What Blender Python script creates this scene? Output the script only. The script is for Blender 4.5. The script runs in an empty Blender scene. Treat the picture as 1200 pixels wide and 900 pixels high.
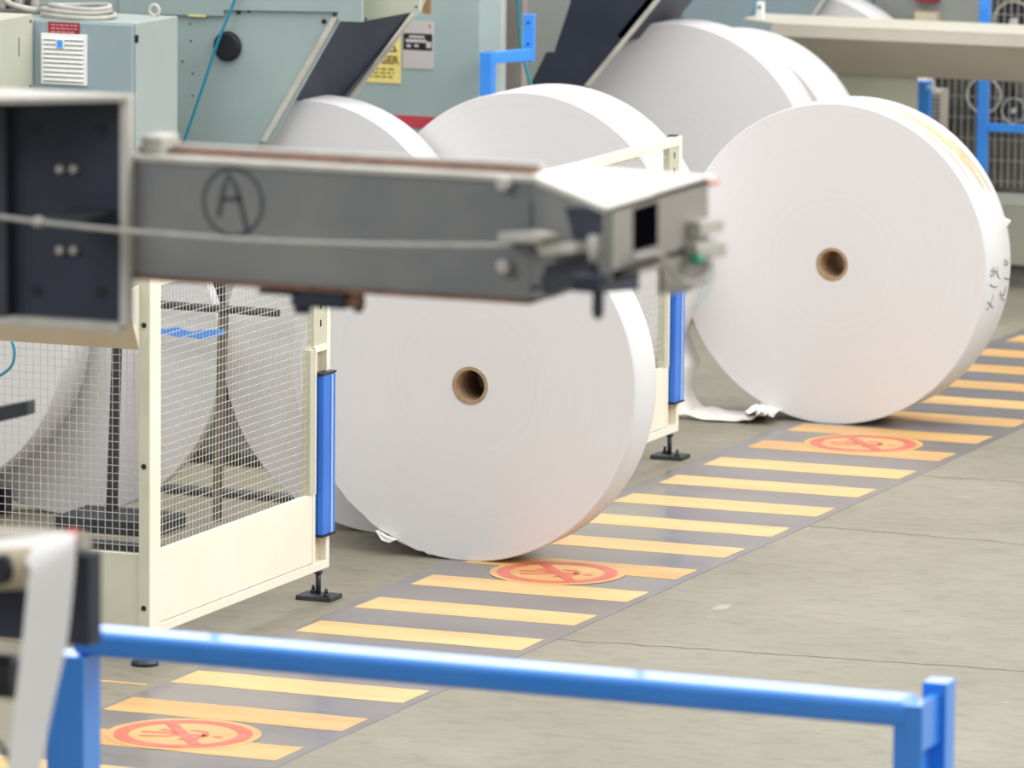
import bpy, bmesh, math, random
from mathutils import Vector, Matrix
random.seed(7)
R = math.radians
sc = bpy.context.scene
COL = sc.collection

# ------------------------------------------------------------------ camera, world, lights
F = 7274.0
YAW, PITCH, ROLL = -0.385, 0.1451, 0.0097
CAM = Vector((8.1833, -15.9202, 3.7596))
cy_, sy_, cp_, sp_ = math.cos(YAW), math.sin(YAW), math.cos(PITCH), math.sin(PITCH)
DIR = Vector((sy_*cp_, cy_*cp_, -sp_))
_r = Vector((cy_, -sy_, 0)); _u = _r.cross(DIR)
RT = math.cos(ROLL)*_r + math.sin(ROLL)*_u
UP = -math.sin(ROLL)*_r + math.cos(ROLL)*_u
cam = bpy.data.cameras.new('camera'); camo = bpy.data.objects.new('camera', cam); COL.objects.link(camo)
cam.sensor_width = 36; cam.lens = F*36/1200; cam.clip_start = 1; cam.clip_end = 200
M3 = Matrix((RT, UP, -DIR)).transposed()
camo.matrix_world = Matrix.Translation(CAM) @ M3.to_4x4()
cam.dof.use_dof = True; cam.dof.focus_distance = 20.8; cam.dof.aperture_fstop = 4.6
sc.camera = camo

w = bpy.data.worlds.new('hall_light'); sc.world = w; w.use_nodes = True
bg = w.node_tree.nodes['Background']; bg.inputs[0].default_value = (0.92, 0.96, 1.0, 1); bg.inputs[1].default_value = 0.48

def area(loc, rot, sx, sy, power, col=(1, 1, 1)):
    l = bpy.data.lights.new('area_light', 'AREA'); l.shape = 'RECTANGLE'; l.size = sx; l.size_y = sy; l.energy = power; l.color = col
    o = bpy.data.objects.new('area_light', l); o.location = loc; o.rotation_euler = rot; COL.objects.link(o); return o
area((-0.8, 7, 8.5), (0, 0, 0), 10, 22, 1500, (1, 0.975, 0.94))
area((9.0, 5, 7.5), (0, R(50), 0), 5, 18, 1350, (1, 0.985, 0.96))
area((-3.0, -11, 7.5), (R(55), 0, R(-10)), 8, 4, 480, (0.97, 0.985, 1))  # front fill without a fixture, added to brighten sides facing the camera

sc.view_settings.view_transform = 'Standard'; sc.view_settings.look = 'None'
sc.view_settings.gamma = 1; sc.view_settings.exposure = 0.0; sc.view_settings.use_curve_mapping = False

def ray(x, y): return DIR + RT*((x-600)/F) - UP*((y-450)/F)
def at(x, y, ax, v):                 # the point of the real plane axis = v that is seen at a pixel of the photograph
    q = ray(x, y); t = (v-CAM['xyz'.index(ax)])/q['xyz'.index(ax)]; return CAM + q*t

# ------------------------------------------------------------------ materials
def srgb(r, g, b):
    f = lambda c: (c/255/12.92) if c/255 <= .04045 else ((c/255+.055)/1.055)**2.4
    return (f(r), f(g), f(b), 1)
MATS = {}
def mat(name, c1, c2=None, rough=.5, metal=0, scale=6, bump=0, spec=.5, stretch=(1, 1, 1), coat=0, detail=6, lo=.35, hi=.65, coord='Object', wear=None):
    if name in MATS: return MATS[name]
    m = bpy.data.materials.new(name); m.use_nodes = True; nt = m.node_tree; n = nt.nodes; L = nt.links
    b = n['Principled BSDF']; b.inputs['Roughness'].default_value = rough; b.inputs['Metallic'].default_value = metal
    b.inputs['Specular IOR Level'].default_value = spec; b.inputs['Coat Weight'].default_value = coat
    b.inputs['Base Color'].default_value = srgb(*c1)
    tc = n.new('ShaderNodeTexCoord'); mp = n.new('ShaderNodeMapping'); mp.inputs['Scale'].default_value = stretch
    L.new(tc.outputs[coord], mp.inputs[0])
    nz = n.new('ShaderNodeTexNoise'); nz.inputs['Scale'].default_value = scale; nz.inputs['Detail'].default_value = detail
    L.new(mp.outputs[0], nz.inputs[0])
    if c2 is not None:
        rp = n.new('ShaderNodeValToRGB'); rp.color_ramp.elements[0].position = lo; rp.color_ramp.elements[1].position = hi
        rp.color_ramp.elements[0].color = srgb(*c1); rp.color_ramp.elements[1].color = srgb(*c2)
        L.new(nz.outputs[0], rp.inputs[0]); L.new(rp.outputs[0], b.inputs['Base Color'])
    if wear is not None:
        wz = n.new('ShaderNodeTexNoise'); wz.inputs['Scale'].default_value = 9; wz.inputs['Detail'].default_value = 10; wz.inputs['Roughness'].default_value = .72
        L.new(mp.outputs[0], wz.inputs[0])
        wr_ = n.new('ShaderNodeValToRGB'); wr_.color_ramp.elements[0].position = .56; wr_.color_ramp.elements[1].position = .72
        wr_.color_ramp.elements[0].color = (0, 0, 0, 1); wr_.color_ramp.elements[1].color = (.75, .75, .75, 1)
        L.new(wz.outputs[0], wr_.inputs[0]); mx = n.new('ShaderNodeMix'); mx.data_type = 'RGBA'; L.new(wr_.outputs[0], mx.inputs[0])
        L.new(rp.outputs[0], mx.inputs[6]); mx.inputs[7].default_value = srgb(*wear); L.new(mx.outputs[2], b.inputs['Base Color'])
    if bump:
        bp = n.new('ShaderNodeBump'); bp.inputs['Strength'].default_value = bump; bp.inputs['Distance'].default_value = .004
        L.new(nz.outputs[0], bp.inputs['Height']); L.new(bp.outputs[0], b.inputs['Normal'])
    MATS[name] = m; return m

def floor_mat():
    m = bpy.data.materials.new('worn_concrete'); m.use_nodes = True; nt = m.node_tree; n = nt.nodes; L = nt.links
    b = n['Principled BSDF']
    tc = n.new('ShaderNodeTexCoord')
    def noise(scale, st=(1, 1, 1), det=8, rgh=.6):
        mp = n.new('ShaderNodeMapping'); mp.inputs['Scale'].default_value = st; L.new(tc.outputs['Object'], mp.inputs[0])
        z = n.new('ShaderNodeTexNoise'); z.inputs['Scale'].default_value = scale; z.inputs['Detail'].default_value = det; z.inputs['Roughness'].default_value = rgh
        L.new(mp.outputs[0], z.inputs[0]); return z.outputs[0]
    def ramp(v, stops):
        r = n.new('ShaderNodeValToRGB'); e = r.color_ramp.elements
        while len(e) < len(stops): e.new(.5)
        for i, (p, c) in enumerate(stops): e[i].position = p; e[i].color = c
        L.new(v, r.inputs[0]); return r.outputs[0]
    def mix(a, bb, f, t='MIX'):
        x = n.new('ShaderNodeMix'); x.data_type = 'RGBA'; x.blend_type = t
        if isinstance(f, float): x.inputs[0].default_value = f
        else: L.new(f, x.inputs[0])
        for s, v in ((6, a), (7, bb)):
            if isinstance(v, tuple): x.inputs[s].default_value = v
            else: L.new(v, x.inputs[s])
        return x.outputs[2]
    base = ramp(noise(.9), [(.3, srgb(128, 122, 107)), (.55, srgb(141, 135, 119)), (.75, srgb(152, 146, 129))])
    fine = ramp(noise(9, (1, 2.2, 1)), [(.32, srgb(150, 147, 138)), (.5, srgb(255, 255, 255))])
    c = mix(base, fine, .3, 'MULTIPLY')
    scr = ramp(noise(26, (.35, 1.6, 1), 10, .7), [(.28, (.35, .33, .3, 1)), (.36, (1, 1, 1, 1))])
    c = mix(c, scr, .28, 'MULTIPLY')
    pale = ramp(noise(17, (.6, 1, 1), 8, .7), [(.66, (0, 0, 0, 1)), (.74, (1, 1, 1, 1))])
    c = mix(c, srgb(196, 191, 176), pale)
    L.new(c, b.inputs['Base Color'])
    rr = n.new('ShaderNodeMapRange'); rr.inputs[3].default_value = .38; rr.inputs[4].default_value = .62
    L.new(noise(3), rr.inputs[0]); L.new(rr.outputs[0], b.inputs['Roughness'])
    bp = n.new('ShaderNodeBump'); bp.inputs['Strength'].default_value = .25; bp.inputs['Distance'].default_value = .003
    L.new(noise(30), bp.inputs['Height']); L.new(bp.outputs[0], b.inputs['Normal'])
    return m
CONC = floor_mat()

def paper_mat(name, tint=(224, 222, 223), rings=.018):
    m = bpy.data.materials.new(name); m.use_nodes = True; nt = m.node_tree; n = nt.nodes; L = nt.links
    b = n['Principled BSDF']; b.inputs['Roughness'].default_value = .75; b.inputs['Specular IOR Level'].default_value = .25
    tc = n.new('ShaderNodeTexCoord'); sep = n.new('ShaderNodeSeparateXYZ'); L.new(tc.outputs['Object'], sep.inputs[0])
    cmb = n.new('ShaderNodeCombineXYZ'); L.new(sep.outputs[0], cmb.inputs[0]); L.new(sep.outputs[2], cmb.inputs[1])
    ln = n.new('ShaderNodeVectorMath'); ln.operation = 'LENGTH'; L.new(cmb.outputs[0], ln.inputs[0])
    nz = n.new('ShaderNodeTexNoise'); nz.noise_dimensions = '1D'; nz.inputs['Scale'].default_value = 55; nz.inputs['Detail'].default_value = 5
    L.new(ln.outputs['Value'], nz.inputs['W'])
    rp = n.new('ShaderNodeValToRGB'); rp.color_ramp.elements[0].position = .3; rp.color_ramp.elements[1].position = .7
    k = 1-rings; c = srgb(*tint)
    rp.color_ramp.elements[0].color = (c[0]*k, c[1]*k, c[2]*k, 1); rp.color_ramp.elements[1].color = c
    L.new(nz.outputs[0], rp.inputs[0]); L.new(rp.outputs[0], b.inputs['Base Color'])
    return m
PAPER = paper_mat('white_paper')
CARD = mat('cardboard_core', (176, 148, 118), (160, 132, 104), rough=.8, scale=30)
SHEET = mat('loose_paper', (248, 245, 240), (242, 239, 234), rough=.7, scale=4)
TAPE = mat('torn_wrapper', (206, 172, 134), (216, 190, 158), rough=.7, scale=20)
INK = mat('marker_ink', (98, 94, 100), rough=.7)
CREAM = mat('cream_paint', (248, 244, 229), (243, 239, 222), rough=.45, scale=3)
CREAM_SHADE = mat('cream_paint_shaded', (208, 208, 187), (200, 200, 179), rough=.5, scale=8)  # same cream paint; side turned from the light painted darker
CREAMD = mat('beige_sheet', (205, 192, 165), (196, 183, 156), rough=.55, scale=3)
WIRE = mat('wire', (206, 204, 192), (188, 186, 176), rough=.45, scale=60)
BLUE = mat('blue_paint', (56, 148, 250), (66, 154, 252), rough=.33, scale=5, spec=.6, coat=.5)
BLUEG = mat('blue_guard', (34, 108, 214), (46, 120, 224), rough=.3, scale=5)
BLUEL = mat('pale_blue_edge', (150, 195, 240), rough=.3)
CAVITY_SHADE = mat('cavity_shade', (10, 10, 15), rough=1, spec=0)  # flat near-black standing in for the shade inside openings
HEAD_LIT = mat('head_grey_lit', (166, 160, 150), (152, 147, 138), rough=.5, scale=6)  # arm grey painted paler for the lit right-hand end of the head
BLACK = mat('black_plastic', (26, 27, 32), rough=.5)
STEELD = mat('dark_steel', (72, 76, 84), (58, 60, 66), rough=.45, metal=.4, scale=9)
NAVY = mat('navy_paint_and_shade', (46, 52, 68), (38, 43, 58), rough=.55, scale=4)
GREYM = mat('grey_machine_paint', (126, 128, 128), (140, 139, 134), rough=.5, scale=5, bump=.1)
GREYL = mat('pale_machine_edge', (205, 202, 192), (186, 182, 170), rough=.5, scale=12)
RUST = mat('rusty_strip', (150, 110, 88), (120, 84, 68), rough=.8, scale=25)
TEAL = mat('teal_machine_paint', (156, 174, 173), (166, 183, 180), rough=.42, scale=2.2)
TEAL2 = mat('blue_grey_paint', (142, 160, 168), (150, 167, 173), rough=.45, scale=2.2)
TEALL = mat('pale_teal_paint', (168, 178, 174), (160, 171, 167), rough=.4, scale=2)
GREEN = mat('pale_green_cream', (192, 194, 176), (184, 187, 169), rough=.45, scale=3)
WHITEP = mat('white_plastic', (238, 240, 238), rough=.4)
REDL = mat('red_label', (150, 32, 52), rough=.5)
PINK = mat('label_print', (214, 150, 160), rough=.6)
REDP = mat('red_paint', (205, 74, 84), (196, 66, 76), rough=.5, scale=8)
YEL = mat('yellow_label', (240, 222, 128), (246, 228, 140), rough=.5, scale=5)
OCHRE = mat('dark_yellow_print', (128, 108, 44), rough=.6)
STICK = mat('silver_label', (196, 190, 186), (204, 198, 194), rough=.45, scale=8)
HOSE = mat('grey_hose', (186, 184, 176), (170, 168, 160), rough=.5, scale=20)
TEALH = mat('teal_hose', (24, 140, 168), rough=.35)
BEAM = mat('beige_beam', (202, 196, 182), (193, 186, 171), rough=.5, scale=2)
BACKG = mat('grey_backing', (150, 154, 150), (140, 143, 138), rough=.6, scale=2)
DARKM = mat('dark_machinery', (86, 86, 84), (112, 110, 104), rough=.6, scale=7)
FLOORPAINT = mat('grey_floor_paint', (112, 108, 110), (128, 123, 122), rough=.3, scale=2.2, bump=.12, stretch=(.6, 1.4, 1), spec=.6, coat=.1, wear=(140, 136, 128))
YPAINT = mat('yellow_floor_paint', (214, 173, 114), (227, 192, 130), rough=.36, scale=3.5, bump=.1, stretch=(.5, 1.5, 1), spec=.6, wear=(196, 158, 112))
YPAINT2 = mat('amber_floor_paint', (204, 156, 96), (218, 178, 114), rough=.36, scale=4, bump=.1, stretch=(.5, 1.5, 1), spec=.6, wear=(196, 158, 112))
RPAINT = mat('red_floor_paint', (200, 92, 80), (210, 116, 96), rough=.4, scale=14)
GOLD = mat('brass', (200, 150, 90), rough=.5)
BROWN = mat('brown_board', (150, 116, 78), rough=.7)
WRAP = mat('pink_tape', (232, 120, 104), rough=.6)
GLASSY = mat('pale_blue_hose', (150, 200, 205), rough=.3)
GREENL = mat('green_cap', (20, 150, 110), rough=.4)

# ------------------------------------------------------------------ mesh helpers
class MB:
    def __init__(s): s.v = []; s.f = []; s.sm = []
    def add(s, vs, fs, smooth=False):
        b = len(s.v); s.v += [Vector(v) for v in vs]; s.f += [[b+i for i in f] for f in fs]; s.sm += [smooth]*len(fs); return s
    def box(s, x0, x1, y0, y1, z0, z1):
        x0, x1 = sorted((x0, x1)); y0, y1 = sorted((y0, y1)); z0, z1 = sorted((z0, z1))
        v = [(x, y, z) for z in (z0, z1) for y in (y0, y1) for x in (x0, x1)]
        return s.add(v, [(0, 2, 3, 1), (4, 5, 7, 6), (0, 1, 5, 4), (2, 6, 7, 3), (0, 4, 6, 2), (1, 3, 7, 5)])
    def prism(s, pts, d):
        pts = [Vector(p) for p in pts]; d = Vector(d); n = len(pts)
        nrm = Vector((0, 0, 0))
        for i in range(n): nrm += pts[i].cross(pts[(i+1) % n])
        if nrm.dot(d) > 0: pts = pts[::-1]
        return s.add(pts+[p+d for p in pts], [list(range(n)), list(range(2*n-1, n-1, -1))]+[[i, n+i, n+(i+1) % n, (i+1) % n] for i in range(n)])
    def tube(s, path, r, seg=10, caps=True, closed=False):
        path = [Vector(p) for p in path]; n = len(path); vs = []; up = None
        for i, p in enumerate(path):
            if closed: t = (path[(i+1) % n]-path[i-1]).normalized()
            else: t = (path[min(i+1, n-1)]-path[max(i-1, 0)]).normalized()
            if up is None: up = t.orthogonal().normalized()
            a = (up-t*up.dot(t)).normalized(); up = a; b = t.cross(a)
            rr = r[i] if isinstance(r, (list, tuple)) else r
            vs += [p+(a*math.cos(2*math.pi*k/seg)+b*math.sin(2*math.pi*k/seg))*rr for k in range(seg)]
        fs = []
        for i in range(n if closed else n-1):
            j = (i+1) % n
            fs += [(i*seg+k, i*seg+(k+1) % seg, j*seg+(k+1) % seg, j*seg+k) for k in range(seg)]
        s.add(vs, fs, True)
        if caps and not closed:
            b = len(s.v)-n*seg
            s.f += [[b+k for k in range(seg-1, -1, -1)], [b+(n-1)*seg+k for k in range(seg)]]; s.sm += [False, False]
        return s
    def cyl(s, p0, p1, r, seg=24): return s.tube([p0, p1], r, seg)
    def ring(s, c, n, r0, r1, d, seg=64):      # annular cylinder around axis n, starting at c, length d
        n = Vector(n).normalized(); a = n.orthogonal().normalized(); b = n.cross(a); c = Vector(c); vs = []
        for k in range(seg):
            e = a*math.cos(2*math.pi*k/seg)+b*math.sin(2*math.pi*k/seg)
            vs += [c+e*r0, c+e*r1, c+e*r1+n*d, c+e*r0+n*d]
        for i in range(4):
            s.add([], []) 
        base = len(s.v); s.v += vs
        for k in range(seg):
            j = (k+1) % seg
            for i in range(4):
                s.f.append([base+4*k+i, base+4*k+(i+1) % 4, base+4*j+(i+1) % 4, base+4*j+i]); s.sm.append(i in (1, 3))
        return s
    def build(s, name, m, parent=None, bevel=0, origin=None):
        me = bpy.data.meshes.new(name)
        if parent is not None:
            o_ = Vector((0, 0, 0)); p = parent
            while p is not None: o_ = o_+p.location; p = p.parent
            loc = Vector(origin)-o_ if origin is not None else Vector((0, 0, 0))
            org = Vector(origin) if origin is not None else o_
        else:
            if origin is None:
                xs = [v.x for v in s.v]; ys = [v.y for v in s.v]; zs = [v.z for v in s.v]
                origin = ((min(xs)+max(xs))/2, (min(ys)+max(ys))/2, min(zs))
            org = Vector(origin); loc = org
        me.from_pydata([v-org for v in s.v], [], s.f)
        me.polygons.foreach_set('use_smooth', s.sm)
        bm = bmesh.new(); bm.from_mesh(me); bmesh.ops.recalc_face_normals(bm, faces=bm.faces[:]); bm.to_mesh(me); bm.free()
        me.materials.append(m)
        o = bpy.data.objects.new(name, me); COL.objects.link(o); o.location = loc
        if parent is not None: o.parent = parent
        if bevel:
            b = o.modifiers.new('bevel', 'BEVEL'); b.width = bevel; b.segments = 2; b.limit_method = 'ANGLE'; b.angle_limit = R(40)
        return o
def thing(name, label, cat, loc=(0, 0, 0), group=None):
    o = bpy.data.objects.new(name, None); COL.objects.link(o); o.location = loc; o.empty_display_size = .1
    o['label'] = label; o['category'] = cat
    if group: o['group'] = group
    return o
def tag(o, label, cat, group=None):
    o['label'] = label; o['category'] = cat
    if group: o['group'] = group
    return o
def struct(o): o['kind'] = 'structure'; return o
def bolt(p, n, r, h, m, parent, name='bolt', label=None):
    n = Vector(n).normalized(); o = MB().tube([Vector(p)-n*.002, Vector(p)+n*h*.75, Vector(p)+n*h], [r, r, r*.7], 10).build(name, m, parent)
    if label: o['label'] = label
    return o
def screen_prism(pxs, y, d, name, m, parent=None, bevel=0):
    return MB().prism([at(px, py, 'y', y) for px, py in pxs], (0, d, 0)).build(name, m, parent, bevel)
def smooth_path(pts, sub=6):
    pts = [Vector(p) for p in pts]; out = []
    for i in range(len(pts)-1):
        p0, p1, p2, p3 = pts[max(i-1, 0)], pts[i], pts[i+1], pts[min(i+2, len(pts)-1)]
        for k in range(sub):
            t = k/sub
            out.append(.5*((2*p1)+(-p0+p2)*t+(2*p0-5*p1+4*p2-p3)*t*t+(-p0+3*p1-3*p2+p3)*t**3))
    out.append(pts[-1]); return out
def strokes(lines, width, thick, nrm):         # flat ribbons standing slightly proud of a surface; nrm: vector or function
    mb = MB()
    for ln in lines:
        ln = [Vector(p) for p in ln]; n = len(ln); top = []; bot = []
        vs = []
        for i, p in enumerate(ln):
            t = (ln[min(i+1, n-1)]-ln[max(i-1, 0)]).normalized(); N = nrm(p) if callable(nrm) else Vector(nrm)
            s_ = t.cross(N).normalized()*width/2
            vs += [p-s_, p+s_, p+s_+N*thick, p-s_+N*thick]
        fs = []
        for i in range(n-1):
            a = 4*i; b = a+4
            fs += [(a+k, a+(k+1) % 4, b+(k+1) % 4, b+k) for k in range(4)]
        fs += [(0, 1, 2, 3), (4*n-4, 4*n-3, 4*n-2, 4*n-1)]
        mb.add(vs, fs)
    return mb
def text_mesh(txt, size, loc, m, parent, name='lettering', bold=0.0):  # lettering facing -Y
    cu = bpy.data.curves.new(name, 'FONT'); cu.body = txt; cu.size = size; cu.extrude = .0008; cu.offset = bold
    o = bpy.data.objects.new('tmp', cu); COL.objects.link(o)
    me = bpy.data.meshes.new_from_object(o.evaluated_get(bpy.context.evaluated_depsgraph_get())); bpy.data.objects.remove(o)
    me.transform(Matrix.Rotation(R(90), 4, 'X')); me.materials.clear(); me.materials.append(m)
    t = bpy.data.objects.new(name, me); COL.objects.link(t); t.parent = parent
    t.location = Vector(loc)-parent.location-(parent.parent.location if parent.parent else Vector()); return t

# far end of the hall; unseen glowing band added for the blue rail's reflection
wm = mat('hall_wall', (170, 172, 168), (160, 162, 158), rough=.8, scale=.5)
struct(MB().box(-30, 40, 45, 45.3, 0, 6).build('wall_back', wm))
struct(MB().box(-30, 40, 45, 45.3, 12, 14).build('wall_back', wm))
em = bpy.data.materials.new('added_glow'); em.use_nodes = True; en = em.node_tree.nodes['Principled BSDF']
en.inputs['Emission Color'].default_value = (.93, .97, 1, 1); en.inputs['Emission Strength'].default_value = 3.2
wn = struct(MB().box(-30, 40, 45.1, 45.2, 6, 12).build('added_glow_band', em))
for i in range(15): MB().box(-30+5*i-.03, -30+5*i+.03, 44.95, 45.1, 6, 12).build('glow_band_bar', wm, wn)
# ------------------------------------------------------------------ floor and walkway
fl = MB().box(-14, 12, -18, 26, -.2, 0).build('floor', CONC, origin=(0, 0, 0)); struct(fl)
wk = thing('floor_walkway', 'painted grey walkway band with yellow bars running across the concrete floor', 'floor marking', (.39, 5, 0))
mb = MB()
left = [(-.02, -3), (-.02, 2.4), (-.05, 3.1), (-.075, 3.9), (-.06, 8), (-.05, 12.5)]
ys = [-3+15.5*i/60 for i in range(61)]
def lerp(y):
    for (x0, y0), (x1, y1) in zip(left, left[1:]):
        if y0 <= y <= y1: return x0+(x1-x0)*(y-y0)/(y1-y0)
    return left[-1][0]
pl = [(lerp(y)+random.uniform(-.004, .004), y) for y in ys]; pr = [(.832+random.uniform(-.003, .003), y) for y in ys]
mb.prism([(x, y, 0) for x, y in pl+pr[::-1]], (0, 0, .0015)).build('paint_band', FLOORPAINT, wk)
P_ = .48
for k in range(-6, 26):
    y0 = k*P_; y1 = y0+.44*P_
    pts = []
    j = lambda a=.003: random.uniform(-a, a)
    n = 10
    for i in range(n+1): pts.append((.7957*i/n+(j() if i in (0, n) else 0), y0+j()))
    for i in range(n+1): pts.append((.7957*(1-i/n)+(j() if i in (0, n) else 0), y1+j()))
    o = MB().prism([(x, y, .0015) for x, y in pts], (0, 0, .0012)).build('bar', YPAINT2 if k in (1, 2, 8, 14, 15, 16, 20) or k > 17 else YPAINT, wk)
    if k in (1, 2, 8, 14, 15): o['label'] = 'amber worn bar'
for cx, cy2 in ((.385, .715), (.375, 3.785), (.39, 7.005)):
    c = Vector((cx, cy2, .0027))
    d = MB().tube([c, c+Vector((0, 0, .001))], .236, 64).build('sign_disc', YPAINT2, wk); d['label'] = 'round amber no-walking floor sign'
    t = .0037
    MB().ring((cx, cy2, t), (0, 0, 1), .165, .21, .001, 64).build('red_ring', RPAINT, d)
    # slash from far left to near right
    a = R(-52); dx, dy = math.cos(a), math.sin(a)
    strokes([[(cx-dx*.17, cy2-dy*.17, t+.0006), (cx+dx*.17, cy2+dy*.17, t+.0006)]], .035, .001, (0, 0, 1)).build('slash', RPAINT, d)
    fig = [[(-.13, -.02), (-.06, -.005), (.0, .0), (.075, .0)], [(.0, .0), (-.05, .03), (-.09, .035)], [(.0, .0), (-.03, -.05), (-.11, -.075)],
           [(.075, .0), (.05, .05), (.0, .06)], [(.075, .0), (.06, -.05), (.02, -.08)], [(.1, .0), (.13, .0)]]
    strokes([[(cx+x, cy2+y, t) for x, y in l] for l in fig], .022, .0008, (0, 0, 1)).build('walking_figure', RPAINT, d)
# thin yellow line at left of the walkway
mb = MB().prism([(-4, 1.40, 0), (-.05, 1.365, 0), (-.05, 1.385, 0), (-4, 1.425, 0)], (0, 0, .0015)).prism([(-4, 1.9, 0), (-.7, 1.87, 0), (-.7, 1.885, 0), (-4, 1.918, 0)], (0, 0, .0015))
tag(mb.build('floor_line', YPAINT), 'thin yellow line painted across the floor left of the walkway', 'floor marking')
# slab joints (narrow ragged grooves) and stains
def crack(a, b, wd, amp, n=40):
    pts = []
    for i in range(n+1):
        t = i/n; pts.append((a[0]+(b[0]-a[0])*t, a[1]+(b[1]-a[1])*t+random.uniform(-amp, amp)))
    up = [(x, y+wd*random.uniform(.3, 1)) for x, y in pts]; dn = [(x, y-wd*random.uniform(.3, 1)) for x, y in pts[::-1]]
    vs = [(x, y, .0008) for x, y in up]+[(x, y, .0008) for x, y in dn[::-1]]
    return MB().add(vs, [(i, i+1, n+2+i, n+1+i) for i in range(n)])
CRK = mat('crack_dirt', (88, 82, 74), (130, 124, 112), rough=.9, scale=30)
for i, (a, b) in enumerate((((.835, 2.64), (2.8, 2.80)), ((.835, 5.10), (2.6, 5.0)), ((.835, 6.36), (2.2, 6.43)))):
    o = crack(a, b, .0045, .012).build('crack', CRK, fl)
def blotch(cx, cy, rx, ry, n=26):
    pts = [(cx+rx*math.cos(6.283*i/n)*random.uniform(.55, 1), cy+ry*math.sin(6.283*i/n)*random.uniform(.55, 1)) for i in range(n)]
    return MB().add([(x, y, .0006) for x, y in pts], [list(range(n))])
STAIN = mat('oil_stain', (150, 146, 132), (164, 159, 144), rough=.6, scale=20)
for px, rx, ry in (((846, 712), .035, .08), ((833, 723), .02, .03), ((1130, 583), .04, .03), ((1052, 674), .03, .02), ((915, 520), .05, .05)):
    c = at(px[0], px[1], 'z', 0); blotch(c.x, c.y, rx, ry).build('stain', STAIN, fl)

# ------------------------------------------------------------------ paper rolls
def paper_roll(x, y, rad, length, label, z=None, core=(0, 0), mat_=PAPER, group='white paper rolls', rags=0, cr=.067):
    z = rad if z is None else z
    root = thing('paper_roll', label, 'paper roll', (x, y, z-rad), group)
    c = Vector((x, y, z)); seg = 200; mb = MB(); prof = []
    r0 = cr
    secs = [(r0, 0), (rad-.004, 0), (rad, .003), (rad, length-.003), (rad-.004, length), (r0, length)]
    cx, cz = core
    vs = []
    for k in range(seg):
        a = 2*math.pi*k/seg
        for i, (r, dy) in enumerate(secs):
            ox, oz = (cx, cz) if i in (0, 5) else (0, 0)
            rr = r
            if rags and i in (1, 2) and R(215) < a < R(262): rr = r + rags*random.uniform(-.4, 1)
            vs.append(Vector((x+ox+rr*math.cos(a), y+dy, z+oz+rr*math.sin(a))))
    n = len(secs); fs = []; sm = []
    for k in range(seg):
        j = (k+1) % seg
        for i in range(n):
            i2 = (i+1) % n
            fs.append([n*k+i, n*k+i2, n*j+i2, n*j+i]); sm.append(i == 2)
    mb.v = vs; mb.f = fs; mb.sm = sm
    p = mb.build('paper', mat_, root, origin=c)
    MB().ring((x+cx, y-.002, z+cz), (0, 1, 0), cr-.0125, cr, length+.004, 64).build('core', CARD, root, origin=c)
    return root
rolls = {}
rolls['M'] = paper_roll(-.013, 3.878, .634, .205, 'big white paper roll standing in front of the gap in the fence', core=(.016, -.012), rags=.004)
rolls['M2'] = paper_roll(-.145, 4.10, .634, .15, 'white paper roll pressed right behind the big front roll, only its lower left edge showing')
rolls['R1'] = paper_roll(-.495, 4.275, .634, .20, 'white paper roll behind the right half of the near mesh fence')
rolls['L1'] = paper_roll(-1.714, 4.17, .625, .05, 'white paper roll behind the fence corner post, seen through both mesh panels')
rolls['L0'] = paper_roll(-2.2, 3.90, .617, .22, 'white paper roll at the left photo edge with tan lit rim behind the mesh', z=.70)
rolls['N'] = paper_roll(.092, 7.452, .648, .32, 'big white paper roll at right with handwriting and torn wrapper on its rim')
rolls['B'] = paper_roll(-1.108, 7.10, .658, .396, 'white paper roll behind the far mesh fence panel, its loose end hanging to the floor')
rolls['A'] = paper_roll(-1.946, 6.84, .635, .22, 'white paper roll under the teal machine, its top showing above the grey arm')
rolls['C'] = paper_roll(-1.588, 10.05, .673, .248, 'large white paper roll rising behind the others beneath the dark slanted machine side')
rolls['D'] = paper_roll(-1.6, 10.62, .625, .40, 'wide white paper roll directly behind the large upper one, below the beige beam')
rolls['E'] = paper_roll(-1.95, 12.88, .628, .25, 'small looking distant white paper roll peeking over the beige beam')
# skids under the raised left roll
sk = thing('roll_cradle', 'dark steel cradle under the paper roll at the left photo edge', 'cradle', (-2.2, 4.0, 0))
MB().box(-2.5, -1.9, 3.95, 4.0, 0, .09).build('rail', STEELD, sk); MB().box(-2.5, -1.9, 4.07, 4.115, 0, .09).build('rail', STEELD, sk)

# small torn flap at the foot of the front roll
def ribbon(profile, y0, y1, th=.0015):
    n = len(profile); vs = []
    for p in profile: vs += [Vector((p[0], y0, p[1])), Vector((p[0], y1, p[1]))]
    mb = MB(); mb.add(vs, [(2*i, 2*i+1, 2*i+3, 2*i+2) for i in range(n-1)], True); return mb
fp = [at(440, 622, 'y', 3.86), at(450, 628, 'y', 3.85), at(463, 633, 'y', 3.85), at(456, 636, 'y', 3.85), at(447, 633, 'y', 3.85)]
o = MB().prism(fp, (0, .02, 0)).build('torn_flap', SHEET, rolls['M'])

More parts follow.
